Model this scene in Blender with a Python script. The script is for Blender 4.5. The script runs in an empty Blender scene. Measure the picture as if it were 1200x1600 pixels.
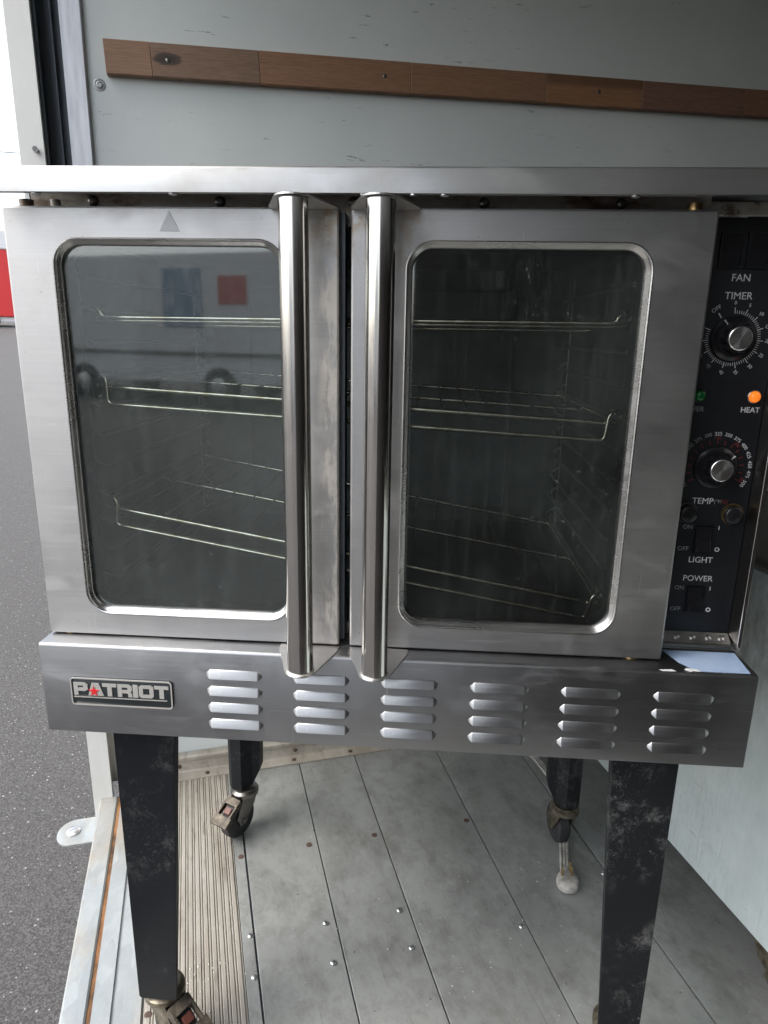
import bpy, bmesh, math, random
from mathutils import Vector, Matrix
R = math.radians
random.seed(7)
S = bpy.context.scene
COL = S.collection

# ------------------------------------------------------------------ camera
PITCH, YAW, ROLL = 0.25777, -0.06345, 0.01752
CAMLOC = Vector((0.5303, -0.8316, 1.2042))
cp, sp, cy, sy = math.cos(PITCH), math.sin(PITCH), math.cos(YAW), math.sin(YAW)
fwd = Vector((sy*cp, cy*cp, -sp)); rgt = Vector((cy, -sy, 0)); upv = rgt.cross(fwd)
cr, sr = math.cos(ROLL), math.sin(ROLL)
rgt, upv = rgt*cr + upv*sr, upv*cr - rgt*sr
cam = bpy.data.cameras.new('camera'); camo = bpy.data.objects.new('camera', cam); COL.objects.link(camo)
M = Matrix((rgt, upv, -fwd)).transposed().to_4x4(); M.translation = CAMLOC
camo.matrix_world = M
cam.sensor_fit = 'HORIZONTAL'; cam.sensor_width = 36.0; cam.lens = 36.0*1061.35/1200.0
cam.clip_start = 0.02; cam.clip_end = 2000
S.camera = camo

# ------------------------------------------------------------------ sky, sun, exposure
TH = R(19.5)                      # the truck is turned this far against the oven
SUN_EL, SUN_AZ = R(52), R(205)    # azimuth the light comes from, counter-clockwise from +X
wd = bpy.data.worlds.new('World'); S.world = wd; wd.use_nodes = True
nt = wd.node_tree; nt.nodes.clear()
sky = nt.nodes.new('ShaderNodeTexSky'); sky.sky_type = 'NISHITA'; sky.sun_disc = False
sky.sun_elevation = SUN_EL; sky.sun_rotation = math.pi/2 - SUN_AZ
sky.air_density = 1.0; sky.dust_density = 2.5; sky.ozone_density = 1.0
bg = nt.nodes.new('ShaderNodeBackground'); bg.inputs[1].default_value = 0.15
wo = nt.nodes.new('ShaderNodeOutputWorld')
hs = nt.nodes.new('ShaderNodeHueSaturation'); hs.inputs['Saturation'].default_value = .38
nt.links.new(sky.outputs[0], hs.inputs['Color']); nt.links.new(hs.outputs[0], bg.inputs[0]); nt.links.new(bg.outputs[0], wo.inputs[0])
sl = bpy.data.lights.new('sun', 'SUN'); sl.energy = 0.6; sl.angle = R(40); sl.color = (1.0, 0.965, 0.91)
so = bpy.data.objects.new('sun', sl); COL.objects.link(so)
sd = Vector((math.cos(SUN_AZ)*math.cos(SUN_EL), math.sin(SUN_AZ)*math.cos(SUN_EL), math.sin(SUN_EL)))
so.rotation_euler = sd.to_track_quat('Z', 'Y').to_euler(); so.location = sd*30
S.view_settings.view_transform = 'Standard'; S.view_settings.look = 'None'
S.view_settings.gamma = 1.0; S.view_settings.use_curve_mapping = False
S.view_settings.exposure = 1.68
S.render.engine = 'CYCLES'
S.cycles.max_bounces = 10; S.cycles.diffuse_bounces = 5; S.cycles.glossy_bounces = 5
S.cycles.transparent_max_bounces = 16; S.cycles.caustics_reflective = False; S.cycles.caustics_refractive = False

# ------------------------------------------------------------------ node material helper
class Mat:
    def __init__(s, name, **kw):
        s.m = bpy.data.materials.new(name); s.m.use_nodes = True
        s.t = s.m.node_tree; s.b = s.t.nodes['Principled BSDF']; s.out = s.t.nodes['Material Output']
        s.tc = None
        for k, v in kw.items(): s.set(k, v)
    def set(s, k, v):
        i = s.b.inputs[k.replace('_', ' ')]
        if hasattr(v, 'is_output'): s.t.links.new(v, i)
        elif isinstance(v, tuple) and len(v) == 3: i.default_value = (*v, 1)
        else: i.default_value = v
        return s
    def n(s, ty, **kw):
        nd = s.t.nodes.new(ty)
        for k, v in kw.items():
            if k in ('ins',):
                for a, b in v.items():
                    i = nd.inputs[a]
                    if hasattr(b, 'is_output'): s.t.links.new(b, i)
                    elif isinstance(b, tuple) and len(b) == 3 and i.type == 'RGBA': i.default_value = (*b, 1)
                    else: i.default_value = b
            else: setattr(nd, k, v)
        return nd
    def co(s, scale=(1, 1, 1), rot=(0, 0, 0), loc=(0, 0, 0)):
        if not s.tc: s.tc = s.n('ShaderNodeTexCoord')
        mp = s.n('ShaderNodeMapping', ins={'Vector': s.tc.outputs['Object'], 'Scale': scale, 'Rotation': rot, 'Location': loc})
        return mp.outputs[0]
    def noise(s, scale=5, sc=(1, 1, 1), det=4, rough=.6, loc=(0, 0, 0), rot=(0, 0, 0), dist=0):
        return s.n('ShaderNodeTexNoise', ins={'Vector': s.co(sc, rot, loc), 'Scale': scale, 'Detail': det, 'Roughness': rough, 'Distortion': dist}).outputs['Fac']
    def ramp(s, fac, *stops, interp='LINEAR'):
        r = s.n('ShaderNodeValToRGB', ins={'Fac': fac}); r.color_ramp.interpolation = interp
        els = r.color_ramp.elements
        while len(els) < len(stops): els.new(.5)
        for e, (p, c) in zip(els, stops):
            e.position = p; e.color = (c, c, c, 1) if not isinstance(c, tuple) else (*c, 1)
        return r.outputs[0]
    def mix(s, fac, a, b, mode='MIX'):
        nd = s.n('ShaderNodeMix', data_type='RGBA', blend_type=mode)
        for i, v in ((0, fac), (6, a), (7, b)):
            if hasattr(v, 'is_output'): s.t.links.new(v, nd.inputs[i])
            else: nd.inputs[i].default_value = (*v, 1) if isinstance(v, tuple) else v
        return nd.outputs[2]
    def math(s, op, a, b=0.0, c=None):
        nd = s.n('ShaderNodeMath', operation=op)
        for i, v in enumerate((a, b) if c is None else (a, b, c)):
            if hasattr(v, 'is_output'): s.t.links.new(v, nd.inputs[i])
            else: nd.inputs[i].default_value = v
        return nd.outputs[0]
    def bump(s, h, strength=.2, dist=.001):
        s.set('Normal', s.n('ShaderNodeBump', ins={'Height': h, 'Strength': strength, 'Distance': dist}).outputs[0]); return s

def steel(name, base=(.58, .57, .555), rough=.3, grain='x', dirt=.3, aniso=.7, seed=0., bump=.06):
    """brushed stainless; grain runs along x or z"""
    m = Mat(name, Metallic=1.0)
    sc = (1.5, 60, 160) if grain == 'x' else (160, 60, 1.5)
    streak = m.noise(6, sc, 3, .6, (seed, seed, seed))
    cloud = m.noise(5, (1, 1, 1), 5, .65, (seed+3, 0, seed))
    smear = m.noise(9, (2.2, 2, .8) if grain == 'z' else (.8, 2, 2.2), 4, .6, (seed+9, 1, 2), dist=.6)
    r = m.math('MULTIPLY_ADD', streak, .16, rough-.08)
    r = m.math('ADD', r, m.math('MULTIPLY', m.ramp(cloud, (.42, 0.), (.75, 1.)), .16*dirt/.3))
    r = m.math('ADD', r, m.math('MULTIPLY', m.ramp(smear, (.55, 0.), (.72, 1.)), .12*dirt/.3))
    m.set('Roughness', r)
    c = m.mix(m.ramp(cloud, (.45, 0.), (.8, dirt)), base, (base[0]*.72, base[1]*.70, base[2]*.66))
    c = m.mix(m.ramp(streak, (.3, .26), (.7, 0.)), c, (base[0]*.6, base[1]*.6, base[2]*.6))
    sc1 = m.noise(4, (40, 40, 1.4) if grain == 'x' else (60, 60, 1.), 3, .8, (seed, 7, 1), (0, R(28), 0), .3); sc2 = m.noise(5, (1.1, 40, 46), 3, .8, (seed, 3, 6), (0, R(9), 0), .2)
    k = m.math('MAXIMUM', m.ramp(sc1, (.675, 0.), (.70, .22)), m.ramp(sc2, (.665, 0.), (.69, .22)))
    c = m.mix(m.math('MULTIPLY', k, m.ramp(cloud, (.42, 0.), (.55, 1.))), c, (.82, .81, .79))
    spec = m.noise(220, (1, 1, 1), 2, .5, (seed, 2, 5))
    c = m.mix(m.ramp(spec, (.74, 0.), (.78, .5)), c, (.12, .10, .08))
    m.set('Base Color', c)
    m.set('Anisotropic', aniso)
    m.set('Tangent', m.n('ShaderNodeCombineXYZ', ins={'Z': 1.0}).outputs[0])
    m.bump(streak, bump, .0006)
    return m

MT = {}
MT['steel_x'] = steel('brushed_steel_x').m
MT['steel_lip'] = steel('brushed_steel_lip', base=(.42, .418, .41), rough=.32, dirt=.6, aniso=.5, seed=4.).m
MT['steel_panel'] = steel('brushed_steel_panel', base=(.33, .332, .337), rough=.3, dirt=.35, aniso=.35, seed=8.).m
def worn_door():
    m = steel('brushed_steel_door', base=(.43, .425, .42), rough=.42, grain='x', dirt=.35, aniso=.5, seed=2.)
    x = m.n('ShaderNodeSeparateXYZ', ins={'Vector': m.co()}); X, Z = x.outputs['X'], x.outputs['Z']
    band = m.ramp(X, (.386, 0.), (.400, 1.), (.414, 1.), (.418, .25), (.446, 0.))
    n1 = m.noise(26, (1.6, 1, .45), 6, .78, (2, 2, 7)); n2 = m.noise(60, (1, 1, 1), 4, .7, (1, 3, 5))
    k = m.math('MULTIPLY', band, m.ramp(n1, (.46, 0.), (.56, 1.)))
    b = m.b; old = b.inputs['Base Color'].links[0].from_socket; oldr = b.inputs['Roughness'].links[0].from_socket
    c = m.mix(m.math('MULTIPLY', k, .75), old, (.64, .60, .54))
    near = m.math('MULTIPLY', m.ramp(Z, (.0, 0.), (.001, 1.)), 1.0)
    stain = m.math('MULTIPLY', m.ramp(X, (.36, 0.), (.40, 1.), (.49, 1.), (.54, 0.)), m.ramp(m.math('SUBTRACT', Z, .9), (.37, 0.), (.435, 1.)))
    c = m.mix(m.math('MULTIPLY', stain, m.ramp(n2, (.46, 0.), (.62, .75))), c, (.33, .24, .14))
    m.set('Base Color', c); m.set('Roughness', m.math('ADD', oldr, m.math('MULTIPLY', k, .10)))
    return m.m
MT['steel_door'] = worn_door()
MT['tube'] = steel('polished_tube', base=(.60, .58, .555), rough=.12, grain='z', dirt=.2, aniso=.3, seed=6., bump=.03).m
MT['trim'] = steel('window_trim', base=(.48, .47, .455), rough=.24, dirt=.3, seed=1.).m
m = Mat('worn_steel', Metallic=1.0)      # stile between the handles: rubbed and stained
w1 = m.noise(24, (1, 1, .35), 6, .75); w2 = m.noise(7, (1, 1, .5), 3, .5, (4, 4, 4))
c = m.mix(m.ramp(w1, (.48, 0.), (.58, 1.)), (.55, .54, .53), (.66, .62, .56))
m.set('Base_Color', m.mix(m.ramp(w2, (.55, 0.), (.72, .5)), c, (.28, .22, .16)))
m.set('Roughness', m.ramp(w1, (.45, .34), (.6, .5))); MT['worn'] = m.m
m = Mat('dirty_frame_metal', Metallic=.25)
w = m.noise(30, (.4, 1, 1), 6, .7)
m.set('Base_Color', m.ramp(w, (.35, (.16, .10, .07)), (.5, (.55, .49, .42)), (.68, (.72, .69, .64)))).set('Roughness', .45); MT['frame'] = m.m
m = Mat('dark_seal'); w = m.noise(50, (1, 1, 1), 5, .7)
m.set('Base_Color', m.ramp(w, (.4, (.02, .02, .019)), (.62, (.07, .055, .04)), (.75, (.22, .17, .11)))).set('Roughness', .5); MT['seal'] = m.m
m = Mat('galvanised_side', Metallic=.9, Roughness=.45, Base_Color=(.42, .42, .42)); MT['side'] = m.m
m = Mat('cavity_enamel')
w = m.noise(6, (1, 1, 1), 5, .7)
m.set('Base_Color', m.ramp(w, (.3, (.055, .066, .062)), (.6, (.12, .142, .135)), (.8, (.085, .08, .065)))).set('Roughness', .38).set('Metallic', .35); MT['cavity'] = m.m
m = Mat('chrome_wire', Metallic=1.0)
w = m.noise(60, (1, 1, 1), 3, .6)
m.set('Base_Color', m.ramp(w, (.35, (.62, .54, .38)), (.6, (.92, .88, .76)))).set('Roughness', .2); MT['wire'] = m.m
MT['dimwire'] = Mat('dull_wire', Metallic=.8, Roughness=.5, Base_Color=(.20, .18, .15)).m
m = Mat('guide_wire', Metallic=1.0, Roughness=.3, Base_Color=(.55, .54, .5)); MT['guide'] = m.m

# window glass: clear pane with a cooked-on film, streaky and thicker in patches
def glass(name, seed, filmlo, filmhi):
    m = Mat(name); t = m.t
    tr = m.n('ShaderNodeBsdfTransparent', ins={'Color': (.90, .95, .92)})
    gl = m.n('ShaderNodeBsdfGlossy', ins={'Color': (.9, .93, .93), 'Roughness': .03})
    rip = m.noise(70, (1, 1, .5), 4, .7, (seed, 0, 0))
    patch = m.noise(5, (1.3, 1, 1), 5, .65, (seed*2, 1, 0))
    msk = m.math('MULTIPLY', m.ramp(patch, (.45, 0.), (.7, 1.)), m.ramp(rip, (.45, 0.), (.75, 1.)))
    gl2 = m.n('ShaderNodeBsdfGlossy', ins={'Color': (.9, .93, .93), 'Roughness': .22})
    glm = m.n('ShaderNodeMixShader', ins={0: m.math('MULTIPLY', msk, .8)}); t.links.new(gl.outputs[0], glm.inputs[1]); t.links.new(gl2.outputs[0], glm.inputs[2])
    fr = m.n('ShaderNodeFresnel', ins={'IOR': 1.52})
    fac = m.math('MULTIPLY', fr.outputs[0], 3.2)
    mx = m.n('ShaderNodeMixShader', ins={0: fac}); t.links.new(tr.outputs[0], mx.inputs[1]); t.links.new(glm.outputs[0], mx.inputs[2])
    film = m.n('ShaderNodeBsdfDiffuse', ins={'Color': (.36, .41, .38)})
    fall = m.ramp(m.noise(3.0, (1, 1, 1), 3, .5, (seed, 5, 5)), (.3, 0.), (.7, 1.))
    streak = m.noise(90, (1, 1, .08), 4, .7, (seed, 1, 3))
    f = m.math('MAXIMUM', m.math('MULTIPLY_ADD', fall, filmhi-filmlo, filmlo), .0)
    f = m.math('ADD', f, m.math('MULTIPLY', msk, .05))
    f = m.math('ADD', f, m.math('MULTIPLY', m.ramp(streak, (.5, 0.), (.8, 1.)), .05))
    speck = m.noise(260, (1, 1, .8), 2, .5, (seed, 0, 9))
    f = m.math('ADD', f, m.math('MULTIPLY', m.math('MULTIPLY', m.ramp(speck, (.66, 0.), (.72, 1.)), m.ramp(patch, (.48, 0.), (.6, 1.))), .22))
    mx2 = m.n('ShaderNodeMixShader', ins={0: f}); t.links.new(mx.outputs[0], mx2.inputs[1]); t.links.new(film.outputs[0], mx2.inputs[2])
    t.links.new(mx2.outputs[0], m.out.inputs[0]); t.nodes.remove(m.b)
    return m.m
MT['glassL'] = glass('oven_glass_a', 3.1, .01, .10)
MT['glassR'] = glass('oven_glass_b', 7.7, -.05, .08)

def black_paint(name, scuff, seed):
    m = Mat(name)
    s1 = m.noise(230, (1, 1, .6), 4, .75, (seed, 0, 0)); s2 = m.noise(6, (1, 1, 1), 4, .6, (seed, 3, 1)); s3 = m.noise(22, (1, 1, .8), 8, .85, (2, seed, 1), (0, R(-35), 0), .25)
    k = m.math('MULTIPLY', m.ramp(s1, (.58, 0.), (.70, .8)), m.ramp(s2, (.52, 0.), (.66, 1.)))
    k2 = m.math('MULTIPLY', m.ramp(s3, (.52, 0.), (.74, 1.)), m.ramp(s2, (.42, 0.), (.62, .7)))
    k = m.math('MULTIPLY', m.math('MAXIMUM', k, k2), scuff)
    m.set('Base Color', m.mix(k, (.008, .009, .011), (.42, .42, .40)))
    m.set('Roughness', m.ramp(s2, (.3, .36), (.7, .55)))
    m.set('Specular IOR Level', .22); m.bump(s1, .12, .0008); return m.m
MT['leg'] = black_paint('black_leg_paint', .3, 1.)
MT['leg_worn'] = black_paint('black_leg_paint_worn', .75, 5.3)
MT['ctrl'] = black_paint('black_control_panel', .05, 9.)
MT['ctrl'].node_tree.nodes['Principled BSDF'].inputs['Specular IOR Level'].default_value = .5
MT['blackplastic'] = Mat('black_plastic', Base_Color=(.008, .0085, .010), Roughness=.32).m
MT['knob'] = Mat('knob_plastic', Base_Color=(.012, .012, .014), Roughness=.28).m
m = Mat('spun_aluminium', Metallic=1.0, Base_Color=(.80, .79, .77), Roughness=.24, Anisotropic=.85)
m.set('Tangent', m.n('ShaderNodeTangent', direction_type='RADIAL', axis='Y').outputs[0]); MT['spun'] = m.m
MT['print'] = Mat('white_print', Base_Color=(.62, .62, .62), Roughness=.6).m
MT['print_dim'] = Mat('grey_print', Base_Color=(.26, .26, .26), Roughness=.6).m
MT['print_red'] = Mat('dark_red_print', Base_Color=(.22, .03, .03), Roughness=.6).m
MT['badge_black'] = Mat('badge_black', Base_Color=(.02, .025, .027), Roughness=.35).m
MT['badge_silver'] = Mat('badge_silver', Base_Color=(.62, .60, .56), Metallic=.6, Roughness=.38).m
MT['badge_red'] = Mat('badge_red', Base_Color=(.62, .02, .025), Roughness=.4).m
MT['grey_sticker'] = Mat('grey_sticker', Base_Color=(.40, .40, .40), Roughness=.55, Metallic=.3).m
MT['green_lamp'] = Mat('green_lamp', Base_Color=(.01, .16, .035), Roughness=.15).m
MT['amber_lamp'] = Mat('amber_lamp', Base_Color=(.8, .20, .02), Roughness=.15, Emission_Color=(1., .22, .02), Emission_Strength=.22).m
MT['brass'] = Mat('brass_bush', Base_Color=(.62, .43, .2), Metallic=1.0, Roughness=.3).m
MT['bolt'] = Mat('dark_bolt', Base_Color=(.22, .21, .20), Metallic=1.0, Roughness=.3).m
MT['zinc_screw'] = Mat('zinc_screw', Base_Color=(.62, .62, .62), Metallic=1.0, Roughness=.3).m
MT['rust_screw'] = Mat('rusty_screw', Base_Color=(.075, .048, .036), Roughness=.8).m
m = Mat('protective_film', Roughness=.3)
w = m.noise(18, (1, 1, 1), 4, .6)
m.set('Base_Color', m.ramp(w, (.35, (.30, .42, .62)), (.7, (.42, .53, .70)))); MT['film'] = m.m
MT['filmglue'] = Mat('torn_film_edge', Base_Color=(.75, .76, .76), Roughness=.5).m
m = Mat('caster_zinc', Metallic=.75)
w = m.noise(40, (1, 1, 1), 5, .7)
m.set('Base_Color', m.ramp(w, (.35, (.06, .052, .038)), (.5, (.15, .13, .095)), (.7, (.25, .22, .17)))).set('Roughness', m.ramp(w, (.3, .6), (.7, .35))).bump(w, .3, .001); MT['caster'] = m.m
m = Mat('worn_pedal', Metallic=.4); w = m.noise(70, (1, 1, 1), 5, .7)
m.set('Base_Color', m.ramp(w, (.35, (.045, .038, .03)), (.55, (.12, .10, .075)), (.7, (.2, .17, .13)))).set('Roughness', .6).bump(w, .3, .001); MT['pedal'] = m.m
MT['rubber'] = Mat('black_rubber', Base_Color=(.022, .022, .024), Roughness=.6).m
MT['redtab'] = Mat('red_plastic', Base_Color=(.11, .032, .022), Roughness=.5).m

# truck materials
m = Mat('wall_panel_paint')
c1 = m.noise(3, (1, 1, 1), 4, .6); tex = m.noise(90, (1, 1, .8), 4, .65); tex2 = m.noise(320, (.6, 1, 1.2), 2, .5)
scr = m.noise(9, (1, 1, 9), 5, .8, (3, 2, 2), (0, R(8), 0), .5); zone = m.noise(2.3, (1, 1, 2), 3, .5, (7, 2, 1))
base = m.mix(m.ramp(c1, (.35, 0.), (.7, 1.)), (.67, .705, .68), (.74, .77, .74))
k = m.math('MULTIPLY', m.ramp(scr, (.64, 0.), (.665, 1.)), m.ramp(zone, (.50, 0.), (.56, .8)))
m.set('Base_Color', m.mix(k, base, (.13, .13, .13))).set('Roughness', m.ramp(c1, (.3, .30), (.7, .42)))
m.bump(m.math('ADD', tex, m.math('MULTIPLY', tex2, .3)), .22, .0016); MT['wall'] = m.m
m = Mat('added_dark_board', Roughness=.6); w = m.noise(4, (2, 1, .3), 5, .7)
m.set('Base_Color', m.ramp(w, (.3, (.035, .032, .034)), (.7, (.075, .066, .06)))); MT['dark_board'] = m.m  # dark tone for the added boards that dim the reflections
MT['front'] = Mat('dark_bulkhead', Base_Color=(.03, .03, .032), Roughness=.6).m
MT['roof'] = Mat('roof_paint', Base_Color=(.78, .80, .78), Roughness=.6).m
MT['darkwall'] = Mat('inner_wall_board', Base_Color=(.66, .67, .65), Roughness=.6).m
m = Mat('cabinet_paint')
c1 = m.noise(4, (1, 1, 1), 5, .7); gr = m.noise(40, (3, 1, 30), 4, .7, (2, 2, 2), (R(4), 0, 0)); sp2 = m.noise(230, (1, 1, .12), 5, .8)
base = m.mix(m.ramp(c1, (.35, 0.), (.65, 1.)), (.60, .68, .68), (.70, .76, .75))
grime = m.math('MULTIPLY', m.ramp(sp2, (.5, 0.), (.66, 1.)), m.ramp(m.noise(3, (1, 1, .6), 3, .6, (5, 1, 8)), (.42, 0.), (.62, 1.)))
zsep = m.n('ShaderNodeSeparateXYZ', ins={'Vector': m.co()}).outputs['Z']
upper = m.ramp(zsep, (.50, .18), (.62, 1.))
base = m.mix(m.math('MULTIPLY', upper, m.ramp(m.noise(12, (1, 1, .35), 5, .8, (1, 4, 2)), (.42, 0.), (.62, .8))), base, (.30, .31, .26))
scc = m.noise(5, (1, 1.1, 30), 4, .75, (4, 4, 4), (R(24), 0, 0), .3)
base = m.mix(m.math('MULTIPLY', m.ramp(scc, (.66, 0.), (.68, .7)), m.ramp(m.noise(2.5, (1, 1, 1), 2, .5), (.45, 0.), (.55, 1.))), base, (.10, .10, .10))
m.set('Base_Color', m.mix(m.math('MULTIPLY', grime, .38), base, (.15, .16, .15))).set('Roughness', .40).bump(gr, .03, .0004); MT['cabinet'] = m.m
MT['cabinet_top'] = Mat('cabinet_top_trim', Base_Color=(.14, .135, .12), Roughness=.5, Metallic=.4).m
def plank_mat(name, a, b, seed, metal=.35):
    m = Mat(name, Metallic=metal)
    c1 = m.noise(3.5, (1, .8, 1), 6, .68, (seed, 0, 0), dist=.3); c2 = m.noise(9, (1.2, .7, 1), 7, .72, (0, seed, 0), dist=.25); fine = m.noise(300, (1, .25, 1), 2, .6)
    scr = m.noise(4, (22, .9, 1), 5, .8, (seed, 1, 2), (0, 0, R(71)), 1.2); scr2 = m.noise(4, (22, .8, 1), 5, .8, (1, seed, 2), (0, 0, R(38)), 1.0)
    c = m.mix(m.ramp(c1, (.32, 0.), (.66, 1.)), a, b)
    c = m.mix(m.ramp(m.noise(30, (1, .8, 1), 6, .75, (seed, seed, 3)), (.48, 0.), (.72, .45)), c, (a[0]*.5, a[1]*.49, a[2]*.46))
    c = m.mix(m.ramp(m.noise(55, (1, 1, 1), 3, .6, (seed, 4, 1)), (.70, 0.), (.74, .75)), c, (.07, .06, .05))
    c = m.mix(m.ramp(c2, (.47, 0.), (.68, .52)), c, (a[0]*.42, a[1]*.4, a[2]*.37))
    k = m.math('MAXIMUM', m.ramp(scr, (.645, 0.), (.66, .42)), m.ramp(scr2, (.64, 0.), (.655, .42)))
    c = m.mix(k, c, (.06, .06, .06))
    c = m.mix(m.ramp(m.noise(130, (1, 1, 1), 2, .5, (seed, seed, 1)), (.72, 0.), (.76, .6)), c, (.6, .6, .58))
    m.set('Base Color', c); m.set('Roughness', m.ramp(c1, (.3, .36), (.7, .55)))
    m.bump(m.math('ADD', m.math('MULTIPLY', c2, .7), m.math('MULTIPLY', fine, .4)), .18, .0012); return m.m
MT['plank'] = [plank_mat('floor_plank_%d' % i, (.27, .278, .268), (.36, .368, .352), 3.*i+1) for i in range(3)]
m = Mat('ribbed_aluminium', Metallic=.45)
c1 = m.noise(6, (2, .6, 1), 5, .7); c2 = m.noise(60, (1, .2, 1), 4, .7)
m.set('Base_Color', m.mix(m.ramp(c2, (.55, 0.), (.72, .6)), m.ramp(c1, (.35, (.36, .325, .27)), (.65, (.48, .45, .395))), (.17, .14, .11))).set('Roughness', .5); MT['ribbed'] = m.m
m = Mat('galvanised_sill', Metallic=.35)
c1 = m.n('ShaderNodeTexVoronoi', ins={'Vector': m.co((1, .5, 1)), 'Scale': 40}).outputs['Color']; c2 = m.noise(8, (1, .5, 1), 5, .7)
c1 = m.n('ShaderNodeRGBToBW', ins={'Color': c1}).outputs[0]
g = m.mix(.18, m.ramp(c2, (.35, (.30, .325, .33)), (.65, (.42, .445, .445))), c1, 'SOFT_LIGHT')
m.set('Base_Color', m.mix(m.ramp(m.noise(3.3, (1, .6, 1), 5, .7, (2, 2, 0)), (.46, 0.), (.66, .75)), g, (.40, .325, .23))).set('Roughness', .5); MT['galv'] = m.m
m = Mat('rusty_seam'); c2 = m.noise(14, (1, .4, 1), 5, .7)
m.set('Base_Color', m.ramp(c2, (.38, (.05, .03, .018)), (.52, (.24, .11, .04)), (.66, (.36, .21, .10)), (.78, (.34, .31, .26)))).set('Roughness', .85).bump(c2, .5, .002); MT['rust'] = m.m
m = Mat('white_post_paint'); c2 = m.noise(9, (1, 1, .3), 5, .7)
m.set('Base_Color', m.ramp(c2, (.35, (.72, .71, .66)), (.7, (.82, .81, .77)))).set('Roughness', .4); MT['post'] = m.m
m = Mat('dark_track', Metallic=.4); c2 = m.noise(20, (6, 6, .4), 4, .7)
m.set('Base_Color', m.ramp(c2, (.4, (.10, .115, .135)), (.7, (.17, .19, .21)))).set('Roughness', .5); MT['track'] = m.m  # base colour lifted to stand for lens flare haze over the track
m = Mat('aluminium_strip', Metallic=.8); c2 = m.noise(20, (6, 6, .5), 5, .7)
m.set('Base_Color', m.ramp(c2, (.35, (.52, .52, .54)), (.7, (.68, .68, .69)))).set('Roughness', .42); MT['alu'] = m.m
def wood(name, a, b, seed, knot=None, band=0.):
    m = Mat(name, Roughness=.62)
    g = m.noise(9, (.8, 1, 16), 6, .7, (seed, 0, seed), dist=1.0); f = m.noise(60, (.6, 1, 14), 3, .6, (seed, 1, 0))
    c = m.mix(m.ramp(g, (.3, 0.), (.7, 1.)), a, b)
    c = m.mix(m.ramp(f, (.44, 0.), (.74, .55)), c, (a[0]*.4, a[1]*.38, a[2]*.36))
    if band:
        z = m.n('ShaderNodeSeparateXYZ', ins={'Vector': m.co()}).outputs['Z']
        z = m.math('ADD', z, m.math('MULTIPLY', g, .012))
        c = m.mix(m.ramp(m.math('ADD', z, .5), (.5+band-.006, 0.), (.5+band+.006, .55)), c, (.07, .035, .02))
    if knot:
        v = m.n('ShaderNodeVectorMath', operation='LENGTH', ins={0: m.co((1, 0, 2.6), loc=(-knot[0], 0, -knot[1]*2.6))}).outputs['Value']
        v = m.math('ADD', v, m.math('MULTIPLY_ADD', g, .03, -.015))
        c = m.mix(m.ramp(m.math('MULTIPLY', v, 20), (.30, .95), (.55, .75), (.66, 0.)), c, (.035, .026, .022))
    m.set('Base Color', c); m.bump(f, .25, .001); return m.m
MT['wood'] = [wood('wood_a', (.25, .14, .085), (.34, .20, .13), 1.), wood('wood_b', (.20, .12, .078), (.28, .175, .115), 5., knot=(-.0815, .002)),
              wood('wood_c', (.25, .13, .072), (.34, .185, .105), 9.), wood('wood_d', (.31, .15, .078), (.40, .21, .11), 14., band=.016),
              wood('wood_e', (.22, .115, .08), (.31, .165, .115), 22.), wood('wood_f', (.25, .125, .08), (.31, .165, .11), 31.)]
m = Mat('asphalt')
c1 = m.noise(150, (1, 1, 1), 4, .75); c2 = m.noise(1.2, (1, 1, 1), 4, .6)
vo = m.n('ShaderNodeTexVoronoi', ins={'Vector': m.co(), 'Scale': 75}); vs = vo.outputs['Distance']
pick = m.n('ShaderNodeSeparateColor', ins={'Color': vo.outputs['Color']}).outputs[0]
base = m.mix(m.ramp(c1, (.44, 0.), (.60, 1.)), (.045, .042, .040), (.17, .16, .15))
base = m.mix(m.ramp(c2, (.35, 0.), (.7, .3)), base, (.085, .081, .078))
st = m.math('MULTIPLY', m.ramp(m.math('ADD', vs, m.math('MULTIPLY', c1, .25)), (.30, 1.), (.40, 0.)), m.ramp(pick, (.90, 0.), (.93, 1.)))
vo2 = m.n('ShaderNodeTexVoronoi', ins={'Vector': m.co(loc=(3, 1, 0)), 'Scale': 38}); p2 = m.n('ShaderNodeSeparateColor', ins={'Color': vo2.outputs['Color']}).outputs[1]
st2 = m.math('MULTIPLY', m.ramp(m.math('ADD', vo2.outputs['Distance'], m.math('MULTIPLY', c1, .5)), (.38, 1.), (.46, 0.)), m.ramp(p2, (.86, 0.), (.88, 1.)))
st = m.math('MAXIMUM', st, st2)
m.set('Base_Color', m.mix(st, base, (.46, .44, .41))).set('Roughness', .85)
m.bump(m.math('ADD', c1, st), .9, .012); MT['asphalt'] = m.m
MT['vanwhite'] = Mat('van_white', Base_Color=(.75, .75, .74), Roughness=.3).m
MT['vandark'] = Mat('van_dark_glass', Base_Color=(.02, .025, .03), Roughness=.1).m
MT['vanblue'] = Mat('van_blue_print', Base_Color=(.28, .36, .46), Roughness=.35).m
MT['vanred'] = Mat('van_red_print', Base_Color=(.55, .14, .13), Roughness=.35).m
MT['redbody'] = Mat('red_body', Base_Color=(.62, .03, .03), Roughness=.4).m
MT['prong'] = Mat('plug_prong', Base_Color=(.62, .47, .22), Metallic=1.0, Roughness=.3).m
m = Mat('grey_cord'); c2 = m.noise(50, (1, 1, 1), 4, .7)
m.set('Base_Color', m.ramp(c2, (.35, (.24, .225, .20)), (.6, (.46, .44, .41)))).set('Roughness', .55); MT['cord'] = m.m
MT['crumb'] = Mat('pale_crumb', Base_Color=(.66, .65, .60), Roughness=.8).m
MT['wirecable'] = Mat('black_cable', Base_Color=(.08, .085, .09), Roughness=.6).m

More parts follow.
